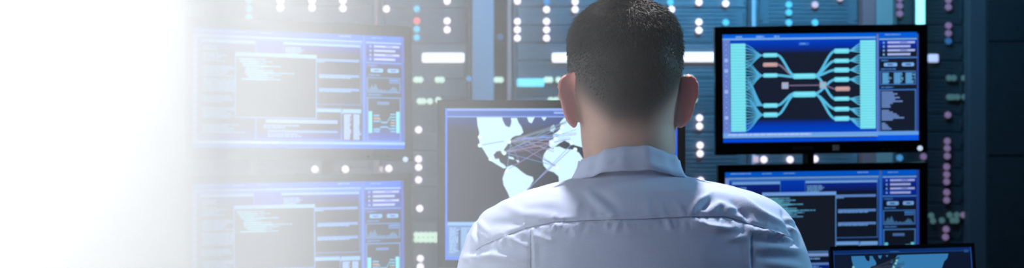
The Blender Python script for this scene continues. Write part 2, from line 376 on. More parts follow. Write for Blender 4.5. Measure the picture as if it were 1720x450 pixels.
def code_screen(dim=1.0):
    Wd, Hd = 350, 190; c = Canvas(Wd, Hd); u = lambda v: v * Wd; v = lambda z: z * Hd
    c.rect(0, 0, Wd, Hd, DK); c.rect(0, v(.06), Wd, v(.2), (0, 68, 192), (4, 44, 160)); c.rect(0, v(.2), Wd, v(.3), (4, 44, 160), DK)
    c.rect(0, v(.78), Wd, v(.94), DK, (0, 66, 192))
    c.rect(0, 0, u(.8), v(.045), BLU); c.text(u(.03), v(.01), 50, LT); c.text(u(.19), v(.012), 20, TXT); c.text(u(.30), v(.012), 20, TXT); c.text(u(.68), v(.012), 34, LT)
    c.rect(0, v(.05), u(.8), v(.065), LT); c.rect(0, v(.07), u(.8), v(.08), LIL)
    c.rect(u(.0), v(.05), u(.022), v(.94), (120, 150, 220))
    for k in range(14): c.dot(u(.011), v(.12 + k * .058), 2.2, (190, 205, 245))
    # left listing window
    c.rect(u(.035), v(.09), u(.285), v(.24), (6, 40, 150), DK); c.rect(u(.035), v(.24), u(.285), v(.80), DK); c.rect(u(.035), v(.8), u(.285), v(.94), DK, (4, 44, 160)); c.rect(u(.035), v(.085), u(.285), v(.115), LT); c.frame(u(.035), v(.085), u(.285), v(.94), LIL, 1)
    for a_, n_, w_ in [(.14, 3, 26), (.2, 5, 40), (.31, 6, 60), (.42, 7, 74), (.56, 4, 48), (.66, 6, 56), (.80, 5, 70)]: c.text(u(.045), v(a_), w_, TXT, n_, 3.0, 2.0)
    # right listing window
    c.rect(u(.41), v(.09), u(.785), v(.2), (6, 44, 165), DK); c.rect(u(.41), v(.2), u(.785), v(.62), DK); c.rect(u(.41), v(.085), u(.785), v(.11), LT); c.frame(u(.41), v(.085), u(.785), v(.62), LIL, 1)
    c.text(u(.42), v(.13), 34, TXT, 4, 3.1, 2.2)
    for y, n_, w_ in [(.22, 2, 125), (.355, 2, 120), (.475, 2, 125), (.665, 2, 120)]:
        x0 = u(.58) if y > .22 else u(.5)
        c.rect(x0, v(y), u(.775), v(y) + 4.4, (96, 138, 205)); c.text(x0, v(y) + 4.2, u(.16), TXT, 1, 3, 2.2)
    # lower windows
    c.rect(u(.285), v(.65), u(.69), v(.82), DK); c.rect(u(.285), v(.82), u(.69), v(.93), DK, (5, 44, 160)); c.rect(u(.285), v(.655), u(.69), v(.685), LT); c.frame(u(.285), v(.65), u(.69), v(.93), LIL, 1.4)
    c.rect(u(.33), v(.755), u(.67), v(.785), (128, 160, 220)); c.text(u(.32), v(.80), 60, TXT, 2, 3.4, 2.4); c.rect(u(.34), v(.845), u(.67), v(.865), (96, 138, 205)); c.text(u(.34), v(.875), 60, TXT, 2, 3.4, 2.2)
    c.rect(u(.695), v(.65), u(.785), v(.93), DK); c.rect(u(.695), v(.655), u(.785), v(.69), LT)
    for x in (.70, .746): c.rect(u(x), v(.70), u(x + .03), v(.925), (112, 142, 198)); c.text(u(x), v(.70), u(.036), (140, 168, 220), 13, 3.2, 2.2)
    # front terminal window
    c.rect(u(.19), v(.19), u(.57), v(.745), (22, 29, 42)); c.frame(u(.19), v(.19), u(.57), v(.745), (96, 155, 224), 1.4); c.rect(u(.19), v(.19), u(.57), v(.222), (120, 170, 240))
    for k, (x, w_) in enumerate([(.205, 40), (.21, 50), (.22, 40), (.225, 68), (.24, 30), (.235, 50), (.235, 78), (.24, 56), (.25, 46), (.22, 68)]):
        c.rect(u(x), v(.24) + k * 3.6, u(x) + w_ * .6, v(.24) + k * 3.6 + 2.4, (104, 190, 215)); c.text(u(x) + w_ * .6, v(.24) + k * 3.6, w_ * .5, (90, 160, 200), 1, 3, 2)
    c.rect(u(.79), 0, u(.81), Hd, (34, 92, 190)); c.rect(u(.797), 0, u(.801), Hd, LIL)
    side_panel(c, u(.81), 0, u(.985), Hd, 'code'); c.rect(u(.985), v(.0), u(1), v(.94), (40, 70, 160))
    c.rect(0, v(.94), Wd, v(.965), LT); c.rect(0, v(.965), Wd, Hd, (0, 92, 214)); c.text(u(.03), v(.945), u(.5), (175, 195, 240), 1, 3, 3)
    return c

def flow_screen():
    OX, OY = 1213.3, 57.0; Wd, Hd = 328.5, 182; c = Canvas(Wd, Hd)
    R = lambda x0, y0, x1, y1, *k: c.rect(x0 - OX, y0 - OY, x1 - OX, y1 - OY, *k)
    R(1213, 57, 1542, 240, (19, 27, 44))
    for k in range(26): R(1227 + k * 9.5, 66, 1227.5 + k * 9.5, 222, (27, 36, 58))
    for k in range(16): R(1226, 72 + k * 9.5, 1473, 72.5 + k * 9.5, (27, 36, 58))
    R(1213, 66, 1473, 76, (0, 68, 190), (0, 50, 168)); R(1213, 76, 1473, 90, (0, 50, 168), (19, 27, 44)); R(1213, 200, 1473, 212, (19, 27, 44), (0, 56, 178)); R(1213, 212, 1473, 224, (0, 56, 178), (0, 68, 194))
    R(1213, 57, 1473, 64, (0, 92, 214)); R(1213, 63.5, 1473, 66.5, (116, 168, 230))
    for x in (1236, 1270, 1300): c.text(x - OX, 60 - OY, 13, LT, 1, 3, 2.6)
    R(1214, 66, 1226, 227, (100, 128, 205))
    for k in range(17): c.dot(1219.5 - OX, 74 + k * 8.8 - OY, 2.9, (190, 205, 245) if k in (3, 5, 9, 14) else (60, 80, 160)); c.dot(1219.5 - OX, 74 + k * 8.8 - OY, 1.9, (140, 165, 225))
    c.pill(1341 - OX, 71.5 - OY, 1359 - OX, 76.5 - OY, (40, 95, 210)); c.text(1344 - OX, 73 - OY, 13, TXT)
    TU, TU2 = (88, 186, 224), (112, 216, 236)
    def fan(xa, ya, xb, yb, n, xt, yt):
        for k in range(n):
            y = ya + (yb - ya) * k / max(1, n - 1)
            c.curve((xa - OX, y - OY), (xt - OX, yt - OY), 1.5, TU if k % 2 else (74, 158, 208))
    fan(1252, 75, 1252, 112, 8, 1282, 92.5); fan(1252, 102, 1252, 150, 10, 1282, 126.5)
    fan(1252, 128, 1252, 178, 10, 1282, 177); fan(1252, 160, 1252, 219, 12, 1282, 193)
    R(1227, 72, 1252, 221, (122, 226, 238))
    for k in range(31): R(1227, 72 + k * 4.85, 1252, 72.9 + k * 4.85, (84, 182, 212))
    for (y0, y1) in ((83, 91), (100, 107), (115, 123), (131, 139), (164, 171), (181, 188.5), (197, 205)):
        ym = (y0 + y1) / 2
        for k in range(4):
            yt = 72 + (ym - 84) * 1.13 + k * 4.5; yt = min(max(yt + (0 if ym < 150 else -2), 74), 216)
            c.curve((1424 - OX, ym - OY), (1445 - OX, yt - OY), 1.8, TU)
    R(1444, 69, 1470, 218.5, (122, 226, 238))
    for k in range(33): R(1444, 69 + k * 4.6, 1470, 69.8 + k * 4.6, (84, 182, 212))
    cv = lambda a, b, t, col: c.curve((a[0] - OX, a[1] - OY), (b[0] - OX, b[1] - OY), t, col, 18)
    cv((1305, 108.5), (1334, 128), 3, (120, 110, 135)); cv((1305, 92.5), (1334, 127), 4, TU); cv((1305, 126.5), (1334, 129.5), 4, TU)
    cv((1305, 177), (1334, 157), 4, TU); cv((1305, 193), (1334, 160), 4, TU)
    cv((1368, 128), (1402, 87), 4, TU); cv((1368, 128), (1402, 103.5), 4, TU); cv((1368, 129), (1402, 119), 4, TU); cv((1370, 130), (1402, 167.5), 4, TU)
    cv((1368, 158), (1402, 135), 4, TU); cv((1368, 160), (1402, 184.5), 4, TU); cv((1368, 159), (1402, 201), 4, TU)
    c.line((1318 - OX, 144 - OY), (1382 - OX, 144 - OY), 2, (120, 105, 135)); c.curve((1384 - OX, 145 - OY), (1404 - OX, 151 - OY), 2.2, (120, 105, 135))
    for x0 in (1312.5, 1376): R(x0, 138.5, x0 + 11, 149.5, (170, 165, 190)); R(x0 + 2, 141, x0 + 9, 147, (120, 195, 215) if x0 > 1350 else (150, 175, 205))
    for x0, x1, y0, y1, col in [(1281, 1306, 89, 96, TU2), (1281, 1306, 105, 112, OR), (1281, 1306, 123, 130, TU2), (1281, 1306, 173.5, 181, TU2), (1281, 1306, 189, 197, TU2),
                           (1331, 1370, 124, 133, TU2), (1331, 1370, 154.5, 164, TU2), (1400, 1426, 83, 91, TU2), (1400, 1426, 100, 107, TU2), (1400, 1426, 115, 123, TU2),
                           (1400, 1426, 131, 139, TU2), (1402, 1427, 147, 154.5, OR), (1400, 1426, 164, 171, TU2), (1400, 1426, 181, 188.5, TU2), (1400, 1426, 197, 205, TU2)]:
        c.pill(x0 - OX, y0 - OY, x1 - OX, y1 - OY, col)
        c.rect(x0 + 4 - OX, (y0 + y1) / 2 - 1.4 - OY, x1 - 4 - OX, (y0 + y1) / 2 - .2 - OY, tuple(min(255, v + 30) for v in col))
    R(1470.5, 57, 1476, 240, (40, 88, 175)); R(1472.5, 60, 1474, 226, (130, 145, 205))
    side_panel(c, 1476 - OX, 0, 1539 - OX, Hd * .965, 'flow')
    R(1539, 60, 1542, 225, (50, 75, 160))
    R(1213, 223.5, 1473, 230, (104, 160, 226)); R(1213, 230, 1473, 231.5, (120, 176, 232)); R(1213, 233, 1473, 240, (0, 72, 212)); R(1473, 223.5, 1542, 230, (96, 155, 224)); R(1473, 230, 1542, 240, (8, 86, 222))
    c.text(1222 - OX, 224.5 - OY, 160, (170, 190, 240), 1, 3, 3.4)
    return c

NA = [(801, 197), (843, 197), (845, 203), (849, 211), (856, 214), (859, 205), (858, 198), (868, 198), (871, 206), (876, 213), (879, 222), (874, 227), (866, 228), (860, 231), (855, 238), (851, 245), (847, 250), (846, 256), (843, 258), (841, 253), (834, 254), (829, 260), (832, 267), (838, 266), (840, 272), (846, 276), (851, 281), (846, 283), (836, 277), (826, 271), (819, 263), (813, 253), (807, 244), (804, 232), (805, 222), (802, 210)]
SA = [(852, 280), (860, 277), (868, 281), (876, 288), (885, 294), (895, 297), (896, 303), (891, 311), (887, 318), (883, 325), (880, 334), (876, 345), (870, 356), (864, 366), (861, 378), (857, 384), (855, 372), (857, 355), (857, 335), (853, 324), (846, 311), (844, 300), (847, 290)]
AF = [(918, 252), (926, 247), (940, 246), (948, 250), (962, 251), (972, 256), (980, 268), (988, 279), (997, 283), (986, 300), (978, 312), (970, 322), (962, 330), (952, 333), (944, 331), (942, 322), (939, 308), (938, 296), (930, 289), (920, 286), (913, 278), (911, 268), (914, 258)]
EU = [(921, 243), (923, 235), (930, 233), (928, 226), (936, 221), (943, 214), (940, 206), (947, 198), (960, 197), (1112, 197), (1108, 210), (1096, 222), (1090, 236), (1080, 250), (1066, 262), (1050, 272), (1040, 262), (1026, 268), (1018, 282), (1010, 266), (1000, 262), (988, 258), (980, 248), (966, 244), (956, 240), (948, 236), (940, 240), (932, 246), (924, 247)]
AU = [(1062, 318), (1074, 306), (1084, 310), (1092, 304), (1104, 320), (1102, 336), (1090, 344), (1078, 338), (1064, 340)]
def map_shapes(c, T, land, glow, lines=1.0, lk=1.0):
    for P in (NA, SA, AF, EU, AU): c.poly([T(p) for p in P], land)
    for P in ([(885, 197), (898, 197), (893, 207), (888, 205)], [(909, 197), (918, 197), (914, 203)], [(925, 213), (930, 209), (933, 216), (929, 222), (924, 220)], [(853, 262), (862, 264), (864, 268), (854, 266)], [(866, 268), (873, 270), (870, 273)]): c.poly([T(p) for p in P], land)
    rg = random.Random(3); hub = [(855, 237), (866, 232), (846, 256), (806, 244), (824, 267)]; far = [(926, 240), (936, 226), (944, 214), (958, 232), (968, 222), (936, 281), (930, 250), (952, 205)]
    cols = [(88, 128, 165), (74, 118, 158), (112, 98, 140), (84, 100, 130), (120, 112, 128)]
    for a_ in hub[:3]:
        for b_ in far: c.line(T((a_[0] + rg.uniform(-2, 2), a_[1])), T((b_[0], b_[1] + rg.uniform(-5, 5))), rg.choice([.7, 1.1, 1.5]) * lines, tuple(int(v * lk * rg.uniform(.8, 1.1)) for v in rg.choice(cols)))
    for a_, b_ in [((882, 321), (926, 281)), ((882, 321), (958, 251)), ((852, 285), (930, 238)), ((852, 280), (858, 240)), ((873, 272), (857, 240)), ((806, 244), (846, 237)), ((870, 335), (962, 240))]:
        c.line(T(a_), T(b_), 1.1 * lines, tuple(int(v * lk) for v in rg.choice(cols)))
    for p in [(806, 244), (824, 267), (847, 257), (855, 238), (806, 230), (882, 321), (936, 281), (927, 240), (933, 233), (960, 240), (966, 251), (944, 214), (852, 287), (940, 222)]:
        x, y = T(p); c.dot(x, y, 3.4 * lines, glow[0]); c.dot(x, y, 1.8 * lines, glow[1])

def map_screen():
    c = Canvas(389, 254); T = lambda p: (p[0] - 748, p[1] - 182)
    c.rect(0, 0, 389, 254, (30, 37, 52)); c.rect(0, 16, 389, 40, (28, 62, 130), (30, 37, 52))
    map_shapes(c, T, (196, 232, 255), ((210, 255, 245), (240, 255, 235)), 1.0, 1.25)
    c.rect(0, 0, 389, 4, (125, 160, 225)); c.rect(0, 4, 389, 13, (36, 84, 170)); c.rect(0, 13, 389, 15, (120, 158, 225)); c.rect(182, 6, 205, 9, (140, 170, 230))
    c.rect(0, 0, 3.5, 254, (70, 120, 235)); c.rect(385.5, 0, 389, 254, (50, 95, 220))
    c.rect(3, 190, 130, 249, (80, 130, 200)); c.rect(4, 191, 128, 196, (140, 185, 235)); c.rect(6, 199, 128, 244, (86, 130, 185))
    for x in (7, 27, 48, 69, 90, 110): c.text(x, 200, 17, (150, 190, 230), 15, 2.9, 1.9); c.rect(x + 15, 204, x + 18, 238, (40, 66, 110))
    c.rect(134, 190, 385, 249, (40, 60, 100)); c.frame(134, 190, 385, 249, (90, 130, 200))
    c.rect(0, 249, 389, 254, (70, 120, 230))
    return c
def laptop_screen():
    c = Canvas(235, 130); T = lambda p: ((p[0] - 801) * .53 + 30, (p[1] - 197) * .50 + 9)
    c.rect(0, 0, 235, 130, (9, 20, 48)); c.rect(0, 0, 235, 5, (10, 46, 110)); c.rect(0, 5, 235, 6, (22, 70, 140)); c.rect(95, 3.2, 110, 4.2, (60, 110, 170)); c.rect(222, 3.5, 230, 8, (40, 80, 150))
    map_shapes(c, T, (58, 132, 190), ((90, 175, 200), (175, 220, 190)), .7, .55)
    c.rect(0, 0, 2, 130, (20, 60, 140)); c.rect(233, 0, 235, 130, (30, 80, 150)); c.rect(3, 110, 232, 127, (24, 60, 110))
    for k in range(16): c.rect(3, 10 + k * 3.4, 26, 11 + k * 3.4, (16, 30, 60))
    return c

# ------------------------------------------------------------------ monitors
def pose(X, Y, Z, yaw, pit, rol):
    return Matrix.Translation((X, Y, Z)) @ Matrix.Rotation(yaw, 4, 'Z') @ Matrix.Rotation(pit, 4, 'X') @ Matrix.Rotation(rol, 4, 'Y')
def rim(bm, W0, H0, l, r, t, b_, y0, y1, bev=.003):
    """one continuous moulded frame around a W0 x H0 opening"""
    X = [-W0 / 2 - l, -W0 / 2, W0 / 2, W0 / 2 + r]; Z = [-H0 / 2 - b_, -H0 / 2, H0 / 2, H0 / 2 + t]
    V = {}
    def v(i, j, y):
        if (i, j, y) not in V: V[(i, j, y)] = bm.verts.new((X[i], y, Z[j]))
        return V[(i, j, y)]
    for y, fl in ((y0, 0), (y1, 1)):
        for i in range(3):
            for j in range(3):
                if i == 1 and j == 1: continue
                f = [v(i, j, y), v(i + 1, j, y), v(i + 1, j + 1, y), v(i, j + 1, y)]; bm.faces.new(f[::-1] if fl else f)
    outer = [(0, 0), (1, 0), (2, 0), (3, 0), (3, 1), (3, 2), (3, 3), (2, 3), (1, 3), (0, 3), (0, 2), (0, 1)]
    inner = [(1, 1), (1, 2), (2, 2), (2, 1)]
    for ring in (outer, inner):
        for k in range(len(ring)):
            a_, b2 = ring[k], ring[(k + 1) % len(ring)]; bm.faces.new([v(*a_, y0), v(*a_, y1), v(*b2, y1), v(*b2, y0)])
    es = [e for e in bm.edges if all(vv.co.y == y0 or vv.co.y == y1 for vv in e.verts) and len(e.link_faces) == 2 and e.calc_face_angle(0) > .5]
    bmesh.ops.bevel(bm, geom=es, offset=bev, segments=3, affect='EDGES', profile=.5)
    bmesh.ops.recalc_face_normals(bm, faces=bm.faces)
    return bm
def monitor(label, P, W0, H0, canvas, l, r, t, b_, group, dmat='display'):
    o = thing('monitor', label, 'monitor', mtx=pose(*P), group=group)
    link('bezel', rim(bmesh.new(), W0, H0, l, r, t, b_, -.008, .012), M['gloss'], o, False)
    canvas.build('screen', W0, H0, o, -.004, dmat)
    bm = box(bmesh.new(), -W0 / 2 - l + .004, W0 / 2 + r - .004, .0125, .030, -H0 / 2 - b_ + .004, H0 / 2 + t - .004, .008)
    box(bm, -W0 * .28, W0 * .28, .0305, .052, -H0 * .3, H0 * .3, .01)
    for k in range(9): box(bm, -W0 * .2, W0 * .2, .0305, .0535, -H0 * .22 + k * .009, -H0 * .22 + k * .009 + .003)
    link('back_housing', bm, M['plastic'], o)
    # front buttons and power lamp on the lower edge
    for k in range(4): link('button', box(bmesh.new(), W0 / 2 - .10 + k * .016, W0 / 2 - .092 + k * .016, -.010, -.0078, -H0 / 2 - b_ * .72, -H0 / 2 - b_ * .72 + .003, .0008), M['plastic'], o)
    return o
GM = 'monitors around the man'
m1 = monitor('upper right black monitor showing a cyan branching flow diagram', (.8365, 2.9807, 1.3262, .0001, .0339, -.0134), .531, .2923, flow_screen(), .021, .023, .021, .033, GM)
m2 = monitor('lower right black monitor with dark code windows, partly behind the man\'s shoulder', (.8336, 2.9526, .955, .0596, .0327, -.0122), .531, .292, code_screen(), .019, .022, .020, .033, GM, 'display_dim')
m3 = monitor('upper left monitor of blue-edged code windows, fading into the added white haze', (-.5306, 2.7694, 1.3098, .3551, -.0718, .0117), .531, .293, code_screen(), .019, .020, .028, .030, GM, 'display_bright')
m4 = monitor('lower left monitor of code windows beneath another, fading into the added white haze', (-.5411, 2.8053, .9297, .2143, -.0185, -.0061), .531, .2934, code_screen(), .019, .020, .020, .030, GM, 'display_bright')
m5 = monitor('central monitor with a pale world map, half hidden behind the man', (.1099, 2.4555, 1.0881, 0, 0, 0), .518, .3382, map_screen(), .0175, .0175, .0185, .0175, GM, 'display_map')
# power buttons on the two upper monitors, their glint put in as emission
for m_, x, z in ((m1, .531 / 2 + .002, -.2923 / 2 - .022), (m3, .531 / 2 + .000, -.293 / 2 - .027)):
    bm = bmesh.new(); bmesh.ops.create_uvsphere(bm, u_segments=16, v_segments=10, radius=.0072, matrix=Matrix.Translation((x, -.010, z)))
    link('power_button', bm, led('button_glint', (205, 225, 245), .8), m_, True)
# silver emblem plate on the lower bezel of the upper right monitor (its badge is a soft pale patch)
link('badge', box(bmesh.new(), .031, .049, -.0105, -.0078, -.2923 / 2 - .025, -.2923 / 2 - .010, .001), M['silver'], m1)
link('badge', box(bmesh.new(), -.075, -.02, -.0095, -.0078, -.2923 / 2 - .022, -.2923 / 2 - .013, .001), M['plastic'], m1)

# desk and what carries the monitors (below and behind the framed view)
DZ = .735
t = thing('desk', 'long dark desk under the monitors in front of the man', 'desk', (.1, 2.45, 0))
link('desk_top', box(bmesh.new(), -1.35, 1.35, -.62, .62, DZ - .035, DZ, .004), M['desk'], t)
for sx in (-1.25, 1.25):
    bm = box(bmesh.new(), sx - .03, sx + .03, -.5, .5, 0, .03, .004); box(bm, sx - .025, sx + .025, -.04, .04, .0305, DZ - .0355, .004)
    link('leg', bm, M['silver'], t)
def dual_stand(x, y, zs, lab, py_=0):
    s = thing('monitor_stand', lab, 'monitor stand', (x, y, DZ), 'upright stands behind the monitors')
    bm = box(bmesh.new(), -.14, .14, -.02, .18, 0.0005, .015, .006); link('base', bm, M['plastic'], s)
    link('pole', cyl(bmesh.new(), (0, py_, (zs[0] - DZ + .03) / 2 + .015), .016, zs[0] - DZ + .03, seg=24), M['plastic'], s)
    return s
for (x, y, tops, lab) in [(.835, 3.095, (1.326, .955), 'stand carrying the two right monitors, behind them on the desk'),
                          (-.50, 2.97, (1.31, .93), 'stand carrying the two left monitors, behind them on the desk')]:
    s = dual_stand(x, y, tops, lab)
    for z in tops:
        bm = box(bmesh.new(), -.03, .03, -.05, -.0165, z - DZ - .03, z - DZ + .03, .003); link('mount_plate', bm, M['plastic'], s)
zb_ = DZ - 1.0881
link('stand_base', box(bmesh.new(), -.13, .13, -.02, .20, zb_ + .0005, zb_ + .014, .006), M['plastic'], m5)
link('stand_neck', cyl(bmesh.new(), (0, .075, (zb_ + .02) / 2), .018, -zb_ - .02, seg=24), M['plastic'], m5)

# laptop
lp = thing('laptop', 'open laptop with a dim blue world map at the lower right edge', 'laptop', mtx=pose(.7818, 2.1838, .8860, .2342, -.1082, .0))
link('screen_bezel', rim(bmesh.new(), .31, .1704, .007, .007, .008, .02, -.004, .003, .0015), M['gloss'], lp)
laptop_screen().build('screen', .31, .1704, lp, -.002, 'display_dim')
link('lid', box(bmesh.new(), -.160, .160, .0032, .008, -.104, .092, .002), M['plastic'], lp)
low = DZ - .886
bm = box(bmesh.new(), -.162, .162, -.235, .0, 0, .016, .003)
R_ = Matrix.Translation((0, 0, 0)) @ Matrix.Rotation(.1082, 4, 'X')
bmesh.ops.transform(bm, matrix=Matrix.Translation((0, 0.02, -.128)) @ R_, verts=bm.verts)
kb = link('keyboard_base', bm, M['plastic'], lp)
bm = bmesh.new()
for r_ in range(5):
    for k in range(14): box(bm, -.142 + k * .0205, -.125 + k * .0205, -.10 + r_ * .018 - .01, -.085 + r_ * .018 - .01, .0162, .018, .0006)
bmesh.ops.transform(bm, matrix=Matrix.Translation((0, 0.02, -.128)) @ R_, verts=bm.verts)
link('keys', bm, M['gloss'], kb)

# ------------------------------------------------------------------ the man
CXM = (1058 - 860) / F * 1.56
DM = 1.57
def px2(x, y, D=DM): return ((x - 860) / F * D, HC - (y - 225) / F * D)
def loft(bm, rows, n=64, e=2.3):
    """rows: (z, xl, xr, yback, yfront) bottom to top, closed solid"""
    rings = []
    for z, xl, xr, yb, yf in rows:
        cx, hx, cy, hy = (xl + xr) / 2, (xr - xl) / 2, (yb + yf) / 2, (yf - yb) / 2; ring = []
        for k in range(n):
            a_ = 2 * math.pi * k / n; ca, sa = math.cos(a_), math.sin(a_)
            ring.append(bm.verts.new((cx + hx * math.copysign(abs(ca) ** (2 / e), ca), cy + hy * math.copysign(abs(sa) ** (2 / e), sa), z)))
        rings.append(ring)
    for i in range(len(rings) - 1):
        for k in range(n): bm.faces.new((rings[i][k], rings[i][(k + 1) % n], rings[i + 1][(k + 1) % n], rings[i + 1][k]))
    bm.faces.new(rings[0][::-1]); bm.faces.new(rings[-1])
def interp_rows(rows, n):
    rows = sorted(rows); zs = [r[0] for r in rows]; out = []
    A = np.array(rows)
    for z in np.linspace(zs[0], zs[-1], n): out.append((z,) + tuple(float(np.interp(z, A[:, 0], A[:, k])) for k in range(1, 5)))
    return out
def ball(bm, c, r, rot=None, seg=24):
    mtx = Matrix.Translation(c) @ (rot or Matrix.Identity(4)) @ Matrix.Diagonal((*r, 1))
    bmesh.ops.create_uvsphere(bm, u_segments=seg, v_segments=seg // 2, radius=1, matrix=mtx)
def limb(bm, pts, rads, n=20):
    P, R = [], []
    for i in range(len(pts) - 1):
        for k in range(6):
            f = k / 6; P.append(Vector(pts[i]).lerp(Vector(pts[i + 1]), f)); R.append(rads[i] * (1 - f) + rads[i + 1] * f)
    P.append(Vector(pts[-1])); R.append(rads[-1]); tube(bm, P, R, n)
    for p, r in zip(pts, rads): ball(bm, p, (r, r, r), seg=20)
def remesh(name, bm, vox, smooth_it, m, parent=None):
    o = link(name + '_tmp', bm, m)
    md_ = o.modifiers.new('r', 'REMESH'); md_.mode = 'VOXEL'; md_.voxel_size = vox; md_.adaptivity = 0
    ms = o.modifiers.new('s', 'SMOOTH'); ms.factor = .5; ms.iterations = smooth_it
    dg = bpy.context.evaluated_depsgraph_get(); dg.update()
    me = bpy.data.meshes.new_from_object(o.evaluated_get(dg)); me.name = name
    bpy.data.objects.remove(o)
    r = bpy.data.objects.new(name, me); C.objects.link(r)
    me.materials.clear()
    for x in (m if isinstance(m, (list, tuple)) else [m]): me.materials.append(x)
    for p in me.polygons: p.use_smooth = True
    if parent: r.parent = parent
    return r

# back silhouette of head and neck, in metres at the head's distance
head_px = [(-3, 1035, 1075, 1.575, 1.635), (1, 1018, 1086, 1.550, 1.655), (12, 994, 1110, 1.528, 1.675), (30, 975, 1128, 1.505, 1.69), (55, 962, 1141, 1.490, 1.70), (85, 957, 1146, 1.482, 1.70), (115, 956, 1147, 1.482, 1.70),
           (140, 961, 1144, 1.488, 1.70), (165, 967, 1141, 1.497, 1.697), (190, 973, 1138, 1.506, 1.693), (212, 977, 1137, 1.511, 1.685), (238, 978, 1137, 1.512, 1.665), (262, 981, 1134, 1.512, 1.648), (290, 983, 1132, 1.512, 1.645)]
head_rows = []
for py, xl, xr, yb, yf in head_px:
    x0, z = px2(xl, py); x1, _ = px2(xr, py); head_rows.append((z, x0, x1, yb, yf))
sh_px = [(268, 984, 1142, 1.500, 1.645), (286, 990, 1140, 1.502, 1.645), (298, 974, 1157, 1.484, 1.652), (306, 938, 1200, 1.456, 1.66), (317, 893, 1250, 1.448, 1.665), (327, 866, 1280, 1.440, 1.67), (340, 838, 1302, 1.431, 1.675), (358, 813, 1319, 1.421, 1.68),
         (383, 795, 1334, 1.411, 1.69), (415, 781, 1347, 1.402, 1.70), (450, 767, 1357, 1.396, 1.71), (490, 762, 1360, 1.392, 1.715)]
sh_rows = []
for py, xl, xr, yb, yf in sh_px:
    x0, z = px2(xl, py, 1.56); x1, _ = px2(xr, py, 1.56); sh_rows.append((z, x0, x1, yb, yf))
cx = CXM
low_rows = [(.90, cx - .205, cx + .205, 1.395, 1.70), (.82, cx - .185, cx + .185, 1.40, 1.68), (.72, cx - .172, cx + .172, 1.41, 1.665), (.60, cx - .178, cx + .178, 1.405, 1.67), (.50, cx - .185, cx + .185, 1.40, 1.68)]
def shrink(rows, d): return [(z, a_ + d, b_ - d, c_ + d, e_ - d) for z, a_, b_, c_, e_ in rows]

skin = mat('skin', (.50, .32, .26), .5, sss=.15, bump=.15, bscale=250, spec=.35)
nt = skin.node_tree; vc = nt.nodes.new('ShaderNodeVertexColor'); vc.layer_name = 'Tone'; nt.links.new(vc.outputs[0], nt.nodes['Principled BSDF'].inputs['Base Color'])

bm = bmesh.new()
loft(bm, interp_rows(head_rows, 60), 64, 2.15)
loft(bm, interp_rows(shrink(sh_rows + low_rows, .010), 70), 64, 2.4)
hx = px2(1052, 0)[0]
# jaw, nose, brow, lips, chin on the far side
hz = lambda py: px2(0, py)[1]
ball(bm, (hx, 1.655, hz(215)), (.052, .055, .05)); ball(bm, (hx, 1.70, hz(245)), (.022, .018, .016))
ball(bm, (hx, 1.715, hz(165)), (.012, .022, .024)); ball(bm, (hx, 1.727, hz(180)), (.015, .016, .011))
for sx in (-1, 1):
    ball(bm, (hx + sx * .030, 1.700, hz(122)), (.028, .010, .008)); ball(bm, (hx + sx * .042, 1.68, hz(170)), (.02, .02, .02))
ball(bm, (hx, 1.703, hz(207)), (.024, .012, .006)); ball(bm, (hx, 1.703, hz(216)), (.021, .012, .007))
# ears: tilted cup with a raised rim
for sx, pex in ((-1, 955), (1, 1154)):
    ex, ez = px2(pex, 170)
    for k in range(9):
        f = k / 8; z = ez + .034 - f * .067
        wid = (.0150 * math.sin(math.pi * (1 - f) ** .75 * .93 + .12) + .003)
        tilt = (.5 - f) * .010
        ball(bm, (ex + sx * (tilt - .003), 1.575 - .002, z), (wid, .0048, .0072), Matrix.Rotation(sx * -.55, 4, 'Z'), 14)
    rimp = []
    for k in range(15):
        a_ = math.radians(118 - k * 17); rr = .0142 if math.sin(a_) > 0 else .0098
        z = ez + .0345 * math.sin(a_); f = (ez + .031 - z) / .062
        rimp.append((ex + sx * (math.cos(a_) * rr + (.5 - f) * .010 - .001), 1.568 - .006 * max(0, math.cos(a_)), z))
    tube(bm, rimp, .0036, 10)
# arms, hands with five fingers resting on the desk
arms = {}
for sx in (-1, 1):
    sh, el, wr = (cx + sx * .175, 1.57, 1.035), (cx + sx * .235, 1.70, .84), (cx + sx * .145, 1.955, .772)
    arms[sx] = (sh, el, wr)
    limb(bm, [sh, el, wr], [.052, .041, .026])
    ball(bm, (wr[0] - sx * .008, wr[1] + .05, wr[2] - .006), (.040, .052, .014))
    for k, (dx, ln) in enumerate(((-.030, .066), (-.010, .078), (.011, .073), (.031, .058))):
        a0 = Vector((wr[0] - sx * .008 + dx * 1.0, wr[1] + .088, wr[2] - .004)); a1 = a0 + Vector((dx * .15, ln * .45, .010)); a2 = a1 + Vector((dx * .1, ln * .34, -.008)); a3 = a2 + Vector((0, ln * .2, -.016))
        limb(bm, [a0, a1, a2, a3], [.0092, .0085, .0078, .0068], 10)
    th = Vector((wr[0] - sx * .040, wr[1] + .030, wr[2] - .008)); limb(bm, [th, th + Vector((-sx * .022, .026, -.004)), th + Vector((-sx * .030, .052, -.010))], [.011, .0095, .008], 10)
